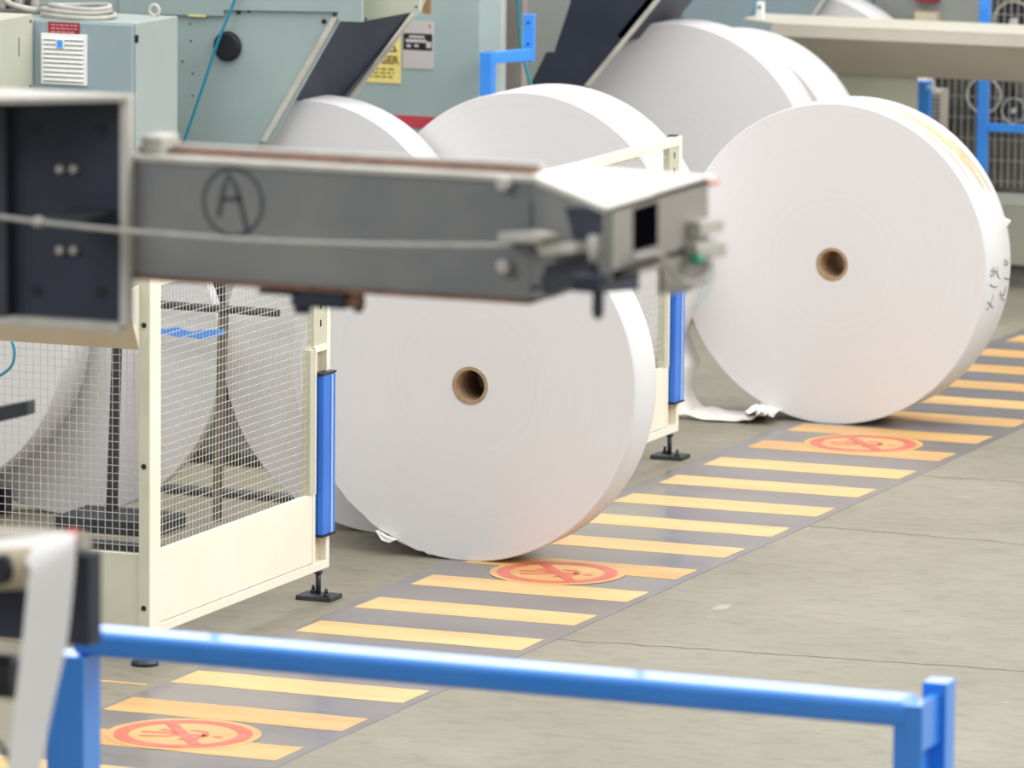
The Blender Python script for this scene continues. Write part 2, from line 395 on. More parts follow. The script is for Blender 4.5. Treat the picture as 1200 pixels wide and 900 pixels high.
# writing and torn wrapper on the rim of the right roll
NC = Vector((.092, 0, .648)); NR = .648
def on_rim(px, py, lift=.0012):
    q = ray(px, py); ox, oz = CAM.x-NC.x, CAM.z-NC.z
    a = q.x**2+q.z**2; b = 2*(ox*q.x+oz*q.z); c = ox*ox+oz*oz-(NR+lift)**2
    disc = b*b-4*a*c
    if disc < 0: disc = 0
    t = (-b-math.sqrt(disc))/(2*a); return CAM+q*t
rn = lambda p: Vector((p.x-NC.x, 0, p.z-NC.z)).normalized()
def Z(x, y): return (1140+x/7.5, 280+y/7.5)
wr = [[(160, 300), (155, 325), (165, 332), (180, 300), (165, 275), (158, 285)], [(185, 330), (190, 280), (178, 250)], [(192, 275), (205, 295), (222, 335)], [(222, 335), (215, 240)], [(222, 330), (238, 350)],
      [(152, 400), (170, 415), (195, 425), (218, 415)],
      [(185, 485), (160, 560), (135, 612), (118, 620)], [(130, 550), (148, 580)], [(150, 580), (180, 605)],
      [(285, 180), (275, 205), (285, 235), (300, 215), (290, 185)], [(305, 235), (315, 190)], [(318, 200), (328, 250), (345, 280)], [(330, 230), (345, 205)],
      [(275, 342), (300, 352), (325, 355)],
      [(292, 425), (275, 480), (258, 530), (282, 538)], [(245, 460), (240, 495), (252, 500), (270, 480)], [(238, 525), (248, 520)]]
wl = []
for l in wr:
    pts = [on_rim(*Z(*p)) for p in l]
    if all(q_.y < 7.452+.317 for q_ in pts): wl.append(smooth_path(pts, 3))
for k_, g_ in enumerate((wl[:8], wl[8:])):
    o = strokes(g_, .0042, .0006, rn).build('handwriting', INK, rolls['N']); o['kind'] = 'stuff'; o['label'] = 'scribbled marker figures on the rim'
def rim_patch(a0, a1, y0, y1, n=14):   # ragged long streak on the rim; angle in degrees from +X
    mb = MB(); vs = []
    for i in range(n+1):
        t = i/n; a = R(a0+(a1-a0)*t); r = NR+.0012
        wv = math.sin(math.pi*min(1, max(0.02, t)))**.6
        m_ = (y0[0]+(y0[1]-y0[0])*t); h = (y1*.5)*wv*random.uniform(.75, 1.15)
        for s_ in (-1, 1): vs.append(Vector((NC.x+r*math.cos(a), m_+s_*h, NC.z+r*math.sin(a))))
    mb.add(vs, [(2*i, 2*i+1, 2*i+3, 2*i+2) for i in range(n)]); return mb
yN = 7.452
mb = rim_patch(80, 27, (yN+.14, yN+.20), .085)
m2 = rim_patch(70, 30, (yN+.06, yN+.10), .028); mb.add(m2.v, m2.f)
m2 = rim_patch(52, 26, (yN+.23, yN+.26), .028); mb.add(m2.v, m2.f)
o = mb.build('torn_wrapper', TAPE, rolls['N']); o['label'] = 'tan torn wrapper streaks on the rim'
# lifted outer sheet edge on the far rim
MB().prism([at(1170, 252, 'y', yN+.30), at(1184, 259, 'y', yN+.30), at(1178, 268, 'y', yN+.30)], (0, .012, 0)).build('loose_edge', SHEET, rolls['N'])

# loose web hanging from roll B to the floor
YF = 7.60; YW = .27
pr_ = [(q.x, q.z) for q in (at(x, y, 'y', YF) for x, y in ((788, 250), (790, 300), (798, 345), (806, 380), (813, 405), (820, 422), (815, 438), (812, 452), (817, 466), (830, 479), (850, 485), (872, 487), (888, 485)))]
sp = smooth_path([(x, 0, z) for x, z in pr_], 5); n = len(sp); vs = []; NYR = 9
for i, p in enumerate(sp):
    for k in range(NYR+1):
        t = k/NYR; f_ = i/n
        vs.append((p.x+.008*math.sin(9*t+6*f_)*f_*(1-t), YF-YW+YW*t+.01*math.sin(7*f_), max(.004, p.z+.008*math.sin(5*t+9*f_)*f_*(1-t))))
mb = MB().add(vs, [(i*(NYR+1)+k, i*(NYR+1)+k+1, (i+1)*(NYR+1)+k+1, (i+1)*(NYR+1)+k) for i in range(n-1) for k in range(NYR)], True)
pr2 = [(-.50, .02), (-.42, .012), (-.32, .008), (-.25, .01), (-.20, .02), (-.165, .045), (-.20, .058), (-.215, .035), (-.17, .03), (-.13, .055), (-.115, .035)]
sp = smooth_path([(x, 0, z) for x, z in pr2], 4); n = len(sp); vs = []
for i, p in enumerate(sp):
    for k in range(NYR+1):
        t = k/NYR; vs.append((p.x+.006*math.sin(13*t), YF-YW-.03+YW*t+.012*math.sin(i*.7), max(.003, p.z*(1+.25*math.sin(11*t+i)))))
mb.add(vs, [(i*(NYR+1)+k, i*(NYR+1)+k+1, (i+1)*(NYR+1)+k+1, (i+1)*(NYR+1)+k) for i in range(n-1) for k in range(NYR)], True)
tag(mb.build('loose_paper_web', SHEET), 'loose white paper hanging down and crumpled on the floor beside the right roll', 'paper sheet')

# ------------------------------------------------------------------ mesh fences
def side_fence(name, ya, yb, label, corner):
    X = -.17
    f = thing(name, label, 'fence', (X, (ya+yb)/2, 0), 'cream wire mesh safety fences')
    zb, zt = .098, 1.25; T = .03
    # side frame
    MB().box(X-T, X, ya+(.08 if corner else 0), yb, zt-.035, zt).build('top_rail', CREAM, f, .002)
    MB().box(X-T, X, ya+(.08 if corner else 0), yb-.0, zb, zb+.03).build('bottom_rail', CREAM, f, .002)
    yk = yb-.13
    MB().box(X-T*.75, X-.004, ya+(.082 if corner else .03), yk, zb+.0335, .366).build('kick_panel', CREAM, f, .0015)
    if corner:
        MB().box(X-.036, X, ya, ya+.08, zb, zt-.001).build('corner_post', CREAM_SHADE, f, .002)
        MB().box(X+.0, X+.003, ya+.002, ya+.08, zb, zt).build('post_lit_face', CREAM, f)  # thin skin: lit side of the post painted in lighter cream
        MB().box(X-.032, X-.004, ya+.045, ya+.07, zt-.001, zt+.002).build('post_cap', BLACK, f)
        for z in (.19, .646, 1.098):
            o = MB().cyl((X-.018, ya-.003, z), (X-.018, ya+.004, z), .0085, 16).build('plug', BLACK, f)
        y0m = ya+.08
    else:
        MB().box(X-T, X, ya, ya+.03, zb, zt).build('near_post', CREAM, f, .002); y0m = ya+.03
    # inner upright between mesh and guard, and end post with its recess
    MB().box(X-T, X, yk-.035, yk, .366, .86).build('inner_upright', CREAM_SHADE, f, .002)
    MB().box(X-T, X, yk-.008, yk+.012, zb+.03, .366).build('inner_upright', CREAM, f, .001)
    MB().box(X-.01, X+.002, yk, yk+.012, .366, .862).build('inner_lip', CREAM, f)
    MB().box(X-T, X, yb-.03, yb, zb+.03, zt-.035).build('end_post', CREAM, f, .002)
    MB().box(X-T, X-T+.006, yk, yb-.03, zb+.03, .85).build('recess_back', CREAMD, f)
    MB().box(X-T, X, yk, yb-.03, .845, .868).build('cross_bar', CREAM, f, .002)
    MB().box(X-T, X-.004, yk, yb-.03, .868, zt-.035).build('slotted_strip', CREAM_SHADE, f, .001)
    for z in (.93, .99, 1.05, 1.11, 1.17): MB().box(X-.006, X-.002, yk+.05, yk+.058, z, z+.022).build('slot', BLACK, f)
    MB().box(yb and X-.04, X-.01, yb-.06, yb-.015, zt-.001, zt+.005).build('post_cap', BLACK, f)
    # guard
    g = MB().box(X-.012, X+.022, yk+.022, yb-.004, .222, .768).build('edge_guard', BLUEG, f, .004); g['label'] = 'blue padded edge guard'
    MB().box(X+.0225, X+.0245, yk+.085, yk+.10, .225, .765).build('edge_stripe', BLUEL, g)
    MB().box(X-.014, X+.024, yk+.018, yb-.002, .768, .774).build('guard_cap', BLACK, g); MB().box(X-.014, X+.024, yk+.018, yb-.002, .216, .222).build('guard_cap', BLACK, g)
    # wires
    mb = MB(); r = .0009; xw = X-.014; y1m = yk-.004; n = int((y1m-y0m)/.0254)
    for i in range(1, n+1): y = y0m+i*(y1m-y0m)/(n+1); mb.box(xw-r, xw+r, y-r, y+r, .36, zt-.03)
    z = .366+.0254
    while z < zt-.04: mb.box(xw+r, xw+3*r, y0m, yb-.03 if z > .86 else y1m, z-r, z+r); z += .0254
    o = mb.build('wire_mesh', WIRE, f); o['kind'] = 'stuff'
    # foot plate
    yf = yb-.07
    MB().cyl((X-.01, yf, .01), (X-.01, yf, zb), .009, 14).build('leg', STEELD, f)
    MB().cyl((X-.01, yf, zb-.012), (X-.01, yf, zb-.002), .016, 6).build('nut', STEELD, f)
    b = MB().box(X-.07, X+.06, yf-.055, yf+.045, 0, .016).build('foot_plate', STEELD, f, .002)
    for dx, dy in ((-.035, .015), (.035, -.035)):
        MB().cyl((X+dx, yf+dy, .016), (X+dx, yf+dy, .026), .011, 6).build('nut', STEELD, b); MB().cyl((X+dx, yf+dy, .026), (X+dx, yf+dy, .042), .006, 8).build('stud', STEELD, b)
    return f
f1 = side_fence('mesh_fence', 1.64, 3.062, 'near cream mesh fence with corner post, turning left beside the front roll', True)
f2 = side_fence('mesh_fence', 4.955, 6.422, 'far cream mesh fence panel between the two big rolls', False)
# left wing of the near fence, running along X
XL = -3.2; ya = 1.645; X = -.17
MB().box(XL, X-.036, ya+.005, ya+.03, .098, .36).build('kick_panel', CREAM_SHADE, f1, .0015)
MB().box(XL, X-.036, ya+.0, ya+.034, .085, .098).build('bottom_rail', CREAM_SHADE, f1)
MB().box(XL, X-.036, ya+.0, ya+.03, 1.215, 1.25).build('top_rail', CREAM_SHADE, f1, .002)
mb = MB(); r = .0009; x = X-.036-.0254
while x > XL: mb.box(x-r, x+r, ya+.014-r, ya+.014+r, .355, 1.22); x -= .0254
z = .36+.0254
while z < 1.21: mb.box(XL, X-.036, ya+.014+r, ya+.014+3*r, z-r, z+r); z += .0254
o = mb.build('wire_mesh', WIRE, f1); o['kind'] = 'stuff'
MB().tube([(X-.03, ya+.03, .0), (X-.03, ya+.03, .012), (X-.03, ya+.03, .02), (X-.03, ya+.03, .022)], [.044, .044, .034, .014], 28).build('foot_disc', STEELD, f1)
MB().tube([(X-.03, ya+.03, .02), (X-.03, ya+.03, .05), (X-.03, ya+.03, .051), (X-.03, ya+.03, .098)], [.008, .008, .013, .010], 16).build('leg', STEELD, f1)
# sloping hood on the wing; its sheet's shade is painted as darker beige
hood = thing('fence_hood', 'sloping beige sheet hood on the near fence, left of its corner post', 'hood', (-1.5, 1.5, 1.02))
zz0, zz1 = 1.018, 1.215; yo = ya-.11
MB().prism([(XL, ya-.002, zz0), (XL, yo, zz1), (XL, yo+.006, zz1+.004), (XL, ya-.002, zz0+.012)], (X-.038-XL, 0, 0)).build('sheet', CREAMD, hood)
MB().prism([(X-.038, ya-.002, zz0), (X-.038, yo, zz1), (X-.038, ya-.002, zz1+.01)], (.004, 0, 0)).build('gusset', CREAM, hood)

# ------------------------------------------------------------------ guide posts, shaft and strap behind the near fence
gp = MB().prism([at(131, 400, 'y', 4.02), at(139.5, 400, 'y', 4.02), at(134, 598, 'y', 4.02), at(124, 598, 'y', 4.02)], (0, .03, 0))
base = thing('guide_post', 'dark leaning steel post behind the left mesh panel', 'post', (-1.45, 4.03, 0), 'dark steel guide posts')
gp.build('upright', STEELD, base, .002)
MB().box(-1.60, -1.20, 3.85, 4.12, 0, .05).build('base_block', STEELD, base, .004)
base = thing('guide_post', 'thin brown grey post between the two rolls behind the near mesh fence', 'post', (-1.03, 4.05, 0), 'dark steel guide posts')
MB().prism([at(255.5, 366, 'y', 4.06), at(264, 366, 'y', 4.06), at(256, 612, 'y', 4.06), at(248, 612, 'y', 4.06)], (0, .03, 0)).build('upright', mat('brown_steel', (120, 108, 92), (96, 90, 82), rough=.6, scale=12), base, .002)
a_, b_ = at(120, 352, 'y', 4.046), at(327, 367, 'y', 4.046)
tag(MB().cyl(a_, b_, .0145, 20).build('shaft', STEELD, origin=(a_+b_)/2), 'grey steel shaft lying level behind the near mesh fence, above the blue strap', 'shaft')
bpts = [at(x, y, 'y', 3.97) for x, y in ((150, 386), (187, 389), (205, 389), (222, 392), (240, 392), (262, 389))]
sp = smooth_path(bpts, 4); mb = MB(); vs = []
for i, p in enumerate(sp):
    h = .014+.004*math.sin(i*.9); vs += [p+Vector((0, 0, h)), p+Vector((0, 0, -h)), p+Vector((0, .01, -h)), p+Vector((0, .01, h))]
fs = []
for i in range(len(sp)-1):
    for k in range(4): fs.append((4*i+k, 4*i+(k+1) % 4, 4*i+4+(k+1) % 4, 4*i+4+k))
mb.add(vs, fs+[(0, 1, 2, 3), (4*len(sp)-4, 4*len(sp)-3, 4*len(sp)-2, 4*len(sp)-1)])
tag(mb.build('strap', BLUE), 'blue strap tied level to the thin post behind the near mesh fence', 'strap')
# low floor tracks
tr = MB().box(-4.2, -.95, 3.55, 3.62, 0, .022).build('floor_track', STEELD); tag(tr, 'low dark steel track on the floor behind the kick panel', 'track')
tr = MB().box(-4.2, -1.15, 5.45, 6.65, 0, .05).build('floor_plinth', mat('plinth_near_black', (58, 56, 54), (44, 43, 44), rough=.6, scale=6), None, .01); tag(tr, 'long low dark plinth on the floor behind the fenced rolls', 'plinth')  # low near-black box filling the dark area behind the rolls
tr = MB().prism([(-1.75, 4.75, 0), (-.98, 4.75, 0), (-.98, 4.75, .02), (-1.75, 4.75, .02)], (0, .09, 0)).build('floor_track', STEELD); tag(tr, 'short dark steel track on the floor between the fenced rolls', 'track')

# ------------------------------------------------------------------ left cabinets
yc = 5.8; xr = -2.216; zt = 1.645
cab = thing('control_cabinet', 'blue grey cabinet with white vent grille and red label at the upper left', 'cabinet', (-2.44, 6.0, .45))
MB().box(-2.75, xr, yc+.02, 6.2, .45, zt).build('body', TEALL, cab, .003)
MB().box(-2.75, xr-.008, yc, yc+.02, .46, zt-.006).build('door', TEAL2, cab, .003)
MB().box(xr-.006, xr+.004, yc+.02, yc+.035, zt-.075, zt-.045).build('hinge', BLACK, cab)
MB().box(-2.72, xr-.06, 5.85, 6.15, .0, .45).build('stand', NAVY, cab)
v0, v1 = at(48, 98, 'y', yc-.01), at(101.5, 41, 'y', yc-.01)
vt = MB().box(v0.x, v1.x, yc-.012, yc, v0.z, v1.z).build('vent_grille', WHITEP, cab, .002)
nsl = 10
for i in range(nsl):
    z = v0.z+(v1.z-v0.z)*(i+.8)/(nsl+1.1)
    MB().prism([(v0.x+.012, yc-.013, z), (v0.x+.012, yc-.022, z+.002), (v0.x+.012, yc-.013, z+.012)], (v1.x-v0.x-.024, 0, 0)).build('slat', WHITEP, vt)
    MB().box(v0.x+.014, v1.x-.014, yc-.0135, yc-.0115, z-.0035, z-.0005).build('gap', mat('gap_grey', (150, 146, 138), rough=.7), vt)
p = at(73, 51, 'y', yc); 
c_ = MB().box(p.x-.016, p.x+.018, yc-.024, yc-.012, p.z-.018, p.z+.018).build('vent_clip', WHITEP, vt)
MB().box(p.x-.011, p.x+.013, yc-.026, yc-.024, p.z-.015, p.z+.015).build('emblem', BLUE, vt)['label'] = 'small blue emblem'
l0, l1 = at(57, 40, 'y', yc), at(93.5, 27, 'y', yc)
lb = MB().box(l0.x, l1.x, yc-.004, yc, l0.z, l1.z).build('warning_label', REDL, cab)
for i in range(3):
    z = l0.z+(l1.z-l0.z)*(.22+.28*i); x0 = l0.x+.012
    while x0 < l1.x-.02:
        ww = random.uniform(.008, .02); MB().box(x0, min(x0+ww, l1.x-.008), yc-.005, yc-.004, z-.0025, z+.0025).build('print_line', PINK, lb); x0 += ww+.005
# beige box at far left, standing forward of the blue grey cabinet
xb = -2.647; 
bx = thing('junction_box', 'pale green grey box at the upper left photo corner', 'cabinet', (-2.9, 5.3, .5))
MB().box(-3.2, xb, 4.9, 5.79, .5, 1.667).build('body', GREEN, bx, .003)
MB().box(-3.15, xb-.08, 5.0, 5.7, 0, .5).build('stand', NAVY, bx)
for px in ((35.5, 25), (35.5, 101)): bolt(at(px[0], px[1], 'x', xb), (1, 0, 0), .006, .004, BLACK, bx)
q0, q1 = at(22, 44, 'x', xb), at(22, 66, 'x', xb); MB().box(xb, xb+.001, q0.y-.003, q0.y+.003, q1.z, q0.z).build('slit', BLACK, bx)
# hose coil on the cabinet
def coil(z, cx, cy, rx, ry, n=28, wob=0): return [(cx+rx*math.cos(6.283*i/n), cy+ry*math.sin(6.283*i/n), z+wob*math.sin(2*6.283*i/n)) for i in range(n)]
cc = at(92, 12, 'z', zt+.03)
hb = thing('hose_coil', 'coiled grey hose lying on top of the blue grey cabinet', 'hose', (cc.x, cc.y, zt))
for k, (rx, ry, dz, dx) in enumerate(((.15, .11, .012, 0), (.14, .10, .03, -.01), (.125, .09, .045, .005))):
    MB().tube(coil(zt+dz, cc.x+dx, cc.y, rx, ry, wob=.004), .0095, 10, closed=True).build('loop', HOSE, hb)
MB().tube(smooth_path([(cc.x-.18, cc.y, zt+.02), (cc.x-.3, cc.y-.02, zt+.05), (cc.x-.36, cc.y, zt+.14), (cc.x-.42, cc.y+.1, zt+.3)]), .0125, 10).build('tail', HOSE, hb)
# clutter of pumps behind the boxes
cl = thing('valve_block', 'dark grey valve block with hoses behind the pale box at the top left', 'valve block', (-2.95, 6.0, 1.2))
MB().box(-3.3, -2.6, 6.0, 6.3, 1.2, 1.66).build('block', DARKM, cl, .01)
for i, px in enumerate((4, 12, 24, 34, 41)):
    p = at(px, 10, 'y', 6.05); MB().tube([(p.x, 6.05, 1.6), (p.x, 6.05, 1.69), (p.x+.004, 6.05, 1.72), (p.x, 6.06, 1.8)], [.02, .017, .012, .014], 12).build('fitting', STEELD if i % 2 else HOSE, cl)
p = at(200, 8.5, 'y', 6.3)
ey = MB().tube([(p.x+.021*math.cos(a*.349), 6.15, p.z+.021*math.sin(a*.349)) for a in range(18)], .0065, 8, closed=True)
ey.cyl((p.x, 6.15, zt-.005), (p.x, 6.15, p.z-.02), .008, 10)
tag(ey.build('lifting_eye', GREYL), 'pale steel lifting eye on the back right of the blue grey cabinet', 'lifting eye')

# ------------------------------------------------------------------ teal machine with slanted side
ym = 6.75
tm = thing('roll_stand', 'teal machine frame with a slanted right side above the rear rolls', 'machine', (-2.4, 7.0, .3))
screen_prism([(40, -60), (40, 330), (213, 330), (306, 165), (317, 165), (397, 25), (397, -60)], ym, .02, 'side_plate', TEAL, tm, .002)
screen_prism([(396, 20), (312, 166), (305, 165), (389, 20)], ym-.012, .012, 'edge_flange', GREYL, tm)
screen_prism([(140, -40), (424, -40), (424, 26), (396, 25), (396, 14), (262, 12), (262, 19), (140, 16)], ym-.018, .018, 'upper_plate', TEAL, tm, .001)
e0, e1 = at(397, 25, 'y', ym), at(352, 122, 'y', ym); dl = Vector((-.05, 0, .02))
wq = [at(399, 22, 'y', ym+.01), at(492, 2, 'y', 7.45), at(396, 124, 'y', 7.25), at(346, 117, 'y', ym+.02)]
web = MB().prism(wq, (-.02, 0, .012)).build('web', NAVY, tm); web['label'] = 'inner web, its underside shade painted dark navy'  # shaded underside of the teal body, put in as navy colour
GFL = mat('grey_flange', (120, 124, 124), (132, 135, 133), rough=.5, scale=4)
def strip4(q, th, nm, m): return MB().prism([at(x, y, 'y', yy) for x, y, yy in q], (0, th, 0)).build(nm, m, tm)
strip4([(495, -2, 7.44), (488, 13, 7.44), (403, 122, 7.24), (393, 122, 7.24), (478, 14, 7.44), (486, -2, 7.44)], .012, 'rear_flange', GFL)
strip4([(499, -2, 7.43), (492, 13, 7.43), (408, 122, 7.23), (402, 122, 7.23), (486, 13, 7.43), (493, -2, 7.43)], .010, 'flange_lip', GREYL)
screen_prism([(425, -40), (425, 25), (491, 13), (493, -40)], 6.9, .03, 'corner_bracket', GREEN, tm, .002)
for px in ((429, 22), (488, 8)): bolt(at(*px, 'y', 6.9), (0, -1, 0), .005, .004, STEELD, tm)
k0 = at(268, 54, 'y', ym)
kn = MB().tube([(k0.x, ym+.001, k0.z), (k0.x, ym-.022, k0.z), (k0.x, ym-.028, k0.z)], [.056, .056, .05], 40).build('round_cap', BLACK, tm); kn['label'] = 'round black cap'
MB().ring((k0.x, ym-.008, k0.z), (0, -1, 0), .056, .061, .008, 40).build('cap_rim', STEELD, kn)
for px in ((280, 14), (292, 13), (392, 17), (380, 25), (153, 8), (241, 12), (279, 4)):
    bolt(at(*px, 'y', ym), (0, -1, 0), .010 if px[0] in (280, 380) else .007, .008, BLACK if px[0] in (380, 241, 279) else STEELD, tm)
for px in ((223, 28), (224, 48), (214, 72), (226, 86), (226, 112)): bolt(at(*px, 'y', ym), (0, -1, 0), .0045, .002, STEELD, tm)
p0, p1 = at(221, 18, 'y', ym-.02), at(241, 20, 'y', ym-.02)
MB().box(p0.x, p1.x, ym-.022, ym-.018, p1.z, p1.z+.006).build('brass_tag', YEL, tm)
MB().box(-2.9, -2.3, 6.8, 6.9, 0, .9).build('base_leg', NAVY, tm)
bpn = screen_prism([(495, -20), (495, 15), (503, 17), (504, -20)], 7.9, .02, 'brown_board', BROWN); tag(bpn, 'small brown board above the yellow sign on the teal panel', 'board')
# blue air hose
hp = smooth_path([at(x, y, 'y', ym-.06) for x, y in ((284, -25), (272, 8), (255, 50), (240, 95), (228, 130), (214, 172), (206, 210))], 6)
tag(MB().tube(hp, .0065, 8).build('air_hose', TEALH), 'thin blue air hose running down across the teal machine plate', 'hose')

# ------------------------------------------------------------------ teal panel with signs, middle background
yp = 8.2
tp = thing('teal_panel', 'tall teal grey cabinet carrying the yellow and silver signs', 'cabinet', (-2.1, 8.4, 0))
a_ = at(400, 100, 'y', yp).x-.3; b_ = at(562, 60, 'y', yp).x
MB().box(a_, b_, yp, yp+.3, 0, 2.3).build('body', TEAL, tp, .004)
r0, r1 = at(470, 150, 'y', yp), at(508, 137, 'y', yp)
MB().box(a_+.3, at(511, 137, 'y', yp).x, yp-.006, yp, r0.z+.006, r1.z).build('red_strip', REDP, tp)['label'] = 'red strip'
s0, s1 = at(405, 98, 'y', yp), at(470, 38, 'y', yp)
x0 = s1.x-.42*0.62
sg = MB().box(x0-.02, s1.x, yp-.004, yp, s0.z+.012, s1.z+.05).build('danger_sign', YEL, None); tag(sg, 'yellow danger sign partly hidden by the slanted machine side', 'sign')
def on(px, y): return at(px[0], px[1], 'y', y)
tri = [on((453, 37), yp-.005), on((464, 60), yp-.005), (on((442, 60), yp-.005))]
c3 = (tri[0]+tri[1]+tri[2])/3
mb = strokes([[tri[0], tri[1], tri[2], tri[0]]], .011, .0008, (0, -1, 0)); mb.build('triangle', BLACK, sg)
tl = on((466, 76), yp-.005); th = .036
t_ = text_mesh('DANGER', .047, (tl.x-.185, yp-.0055, tl.z+.004), OCHRE, sg, bold=.0012)
for i, yy in enumerate((81.5, 86, 90.5)):
    q = on((462, yy), yp-.005); x = q.x-.17+.02*i; 
    mbb = MB()
    while x < q.x-.01*(i == 2): ww = random.uniform(.012, .03); mbb.box(x, min(x+ww, q.x), yp-.0048, yp-.004, q.z-.0035, q.z+.0035); x += ww+.008
    mbb.build('small_print', OCHRE, sg)
s0, s1 = at(472, 80, 'y', yp), at(509, 23, 'y', yp)
ss = MB().box(s0.x, s1.x, yp-.004, yp, s0.z, s1.z-.01).build('silver_sign', STICK, None, .0015); tag(ss, 'silver label with a black band right of the yellow sign', 'sign')
q0, q1 = at(473, 58, 'y', yp), at(507, 40, 'y', yp)
MB().box(q0.x, q1.x, yp-.0048, yp-.004, q0.z, q1.z).build('black_band', BLACK, ss)
mbb = MB()
for (xa, xb_, ya_, yb_) in ((480, 498, 44, 42), (476, 500, 49, 46.5), (500, 506, 56, 49), (477, 482, 55, 52), (486, 491, 55, 52)):
    a, b = at(xa, ya_, 'y', yp), at(xb_, yb_, 'y', yp); mbb.box(a.x, b.x, yp-.0056, yp-.0048, a.z, b.z)
mbb.build('band_print', STICK, ss)
a = at(504, 31, 'y', yp); MB().box(a.x-.003, a.x+.004, yp-.0048, yp-.004, a.z-.008, a.z+.008).build('red_mark', REDP, ss)

# blue stepped handrail
ybr = 8.05; hr = thing('handrail', 'blue stepped handrail beside the teal panel, behind the middle roll', 'handrail', (-1.6, ybr, 0))
def bx2(pa, pb, nm, dy=.04): a, b = at(*pa, 'y', ybr), at(*pb, 'y', ybr); return MB().box(a.x, b.x, ybr, ybr+dy, a.z, b.z).build(nm, BLUE, hr, .003)
a, b = at(562, 61, 'y', ybr), at(576, 61, 'y', ybr); MB().box(a.x, b.x, ybr, ybr+.05, 0, a.z).build('post', BLUE, hr, .003)
# arm runs back along +Y and right to the mounting plate
pa = Vector(((a.x+b.x)/2, ybr+.025, a.z-.025)); q = at(620, 49, 'y', 8.3)
d_ = (Vector((q.x, 8.3, q.z))-pa); d_.z = 0
side = d_.normalized().cross(Vector((0, 0, 1)))*.022
v = [pa-side+Vector((0, 0, -.025)), pa+side+Vector((0, 0, -.025)), pa+side+Vector((0, 0, .025)), pa-side+Vector((0, 0, .025))]
MB().prism(v, d_).build('arm', BLUE, hr, .003)
ex = pa+d_; MB().box(ex.x-.024, ex.x+.024, ex.y-.01, ex.y+.012, ex.z-.03, ex.z+.17).build('mounting_plate', BLUE, hr, .002)
for dz in (.045, .135): bolt((ex.x, ex.y-.01, ex.z+dz), (0, -1, 0), .006, .005, STEELD, hr)
# columns, pipes
ypi = 8.6
def vpost(px0, px1, y, m, name, label, cat, z1=2.3, dy=.06, grp=None):
    a, b = at(px0, 50, 'y', y), at(px1, 50, 'y', y); o = MB().box(a.x, b.x, y, y+dy, 0, z1).build(name, m, None, .004); tag(o, label, cat, grp); return o
vpost(562, 577, 8.55, BEAM, 'column', 'narrow cream column directly right of the teal panel', 'column')
a, b = at(586, -10, 'y', 8.45), at(583, 115, 'y', 8.45)
tag(MB().tube([a+Vector((0, 0, .5)), a, at(584, 40, 'y', 8.45), b, Vector((b.x, b.y, 0))], .020, 14).build('pipe', BEAM), 'cream vertical pipe behind the blue handrail', 'pipe')
vpost(592, 612, 8.75, mat('taupe', (150, 142, 134), (140, 132, 126), rough=.6), 'column', 'taupe steel column right of the cream pipe', 'column')
hp = smooth_path([at(x, y, 'y', 8.6) for x, y in ((606, -20), (608, 20), (610, 50), (616, 78), (624, 105), (634, 140))], 5)
tag(MB().tube(hp, .0075, 8).build('air_hose', mat('teal_hose_dark', (20, 134, 146), rough=.4)), 'teal hose hanging behind the blue handrail', 'hose')
a, b = at(606, 50, 'y', 11.0), at(672, 50, 'y', 11.0)
tag(MB().box(a.x-.1, b.x, 11.0, 11.1, 0, 2.6).build('grey_panel', BACKG, None, .004), 'grey green panel between the blue handrail and the dark slanted plate', 'cabinet')
mp_ = at(582, 92, 'y', 8.8); tag(MB().box(mp_.x-.2, mp_.x, 8.8, 8.9, 0, mp_.z).build('motor_block', BLACK, None, .01), 'small black block behind the post of the blue handrail', 'motor')

# ------------------------------------------------------------------ second machine: dark slanted side
y2 = 9.9
dm = thing('roll_stand', 'dark navy slanted machine side above the large upper roll', 'machine', (-2, 10.1, .5))
screen_prism([(668, -50), (668, 4), (650, 58), (650, 61), (640, 61), (617, 108), (617, 160), (650, 160), (692, 98), (777, -5), (810, -50)], y2, .02, 'side_plate', NAVY, dm, .002)
screen_prism([(811, -50), (776, -3), (690, 102), (684, 101), (770, -4), (803, -50)], y2-.01, .01, 'edge_flange', GREYL, dm)
w0, w1 = at(770, 4, 'y', y2), at(735, 48, 'y', y2); 
MB().prism([w0+Vector((.12, 0, .14)), w1, w1+dl, w0+Vector((.12, 0, .14))+dl], (0, .5, 0)).build('web', NAVY, dm)
screen_prism([(690, -40), (690, 30), (745, 30), (780, -3), (812, -50)], y2+.02, .02, 'inner_plate', NAVY, dm)

tm3 = thing('roll_stand', 'distant teal machine side hiding the left of the farthest roll above the beige beam', 'machine', (-2.5, 12.82, .5))
screen_prism([(800, -60), (800, 60), (925, 60), (951, 24), (1012, -60)], 12.82, .02, 'side_plate', TEAL2, tm3)
screen_prism([(1008, -60), (951, 24), (946, 24), (1003, -60)], 12.81, .01, 'edge_flange', GREYL, tm3)
MB().box(-3.1, -2.7, 12.84, 13.1, 0, 1.3).build('base_leg', NAVY, tm3)

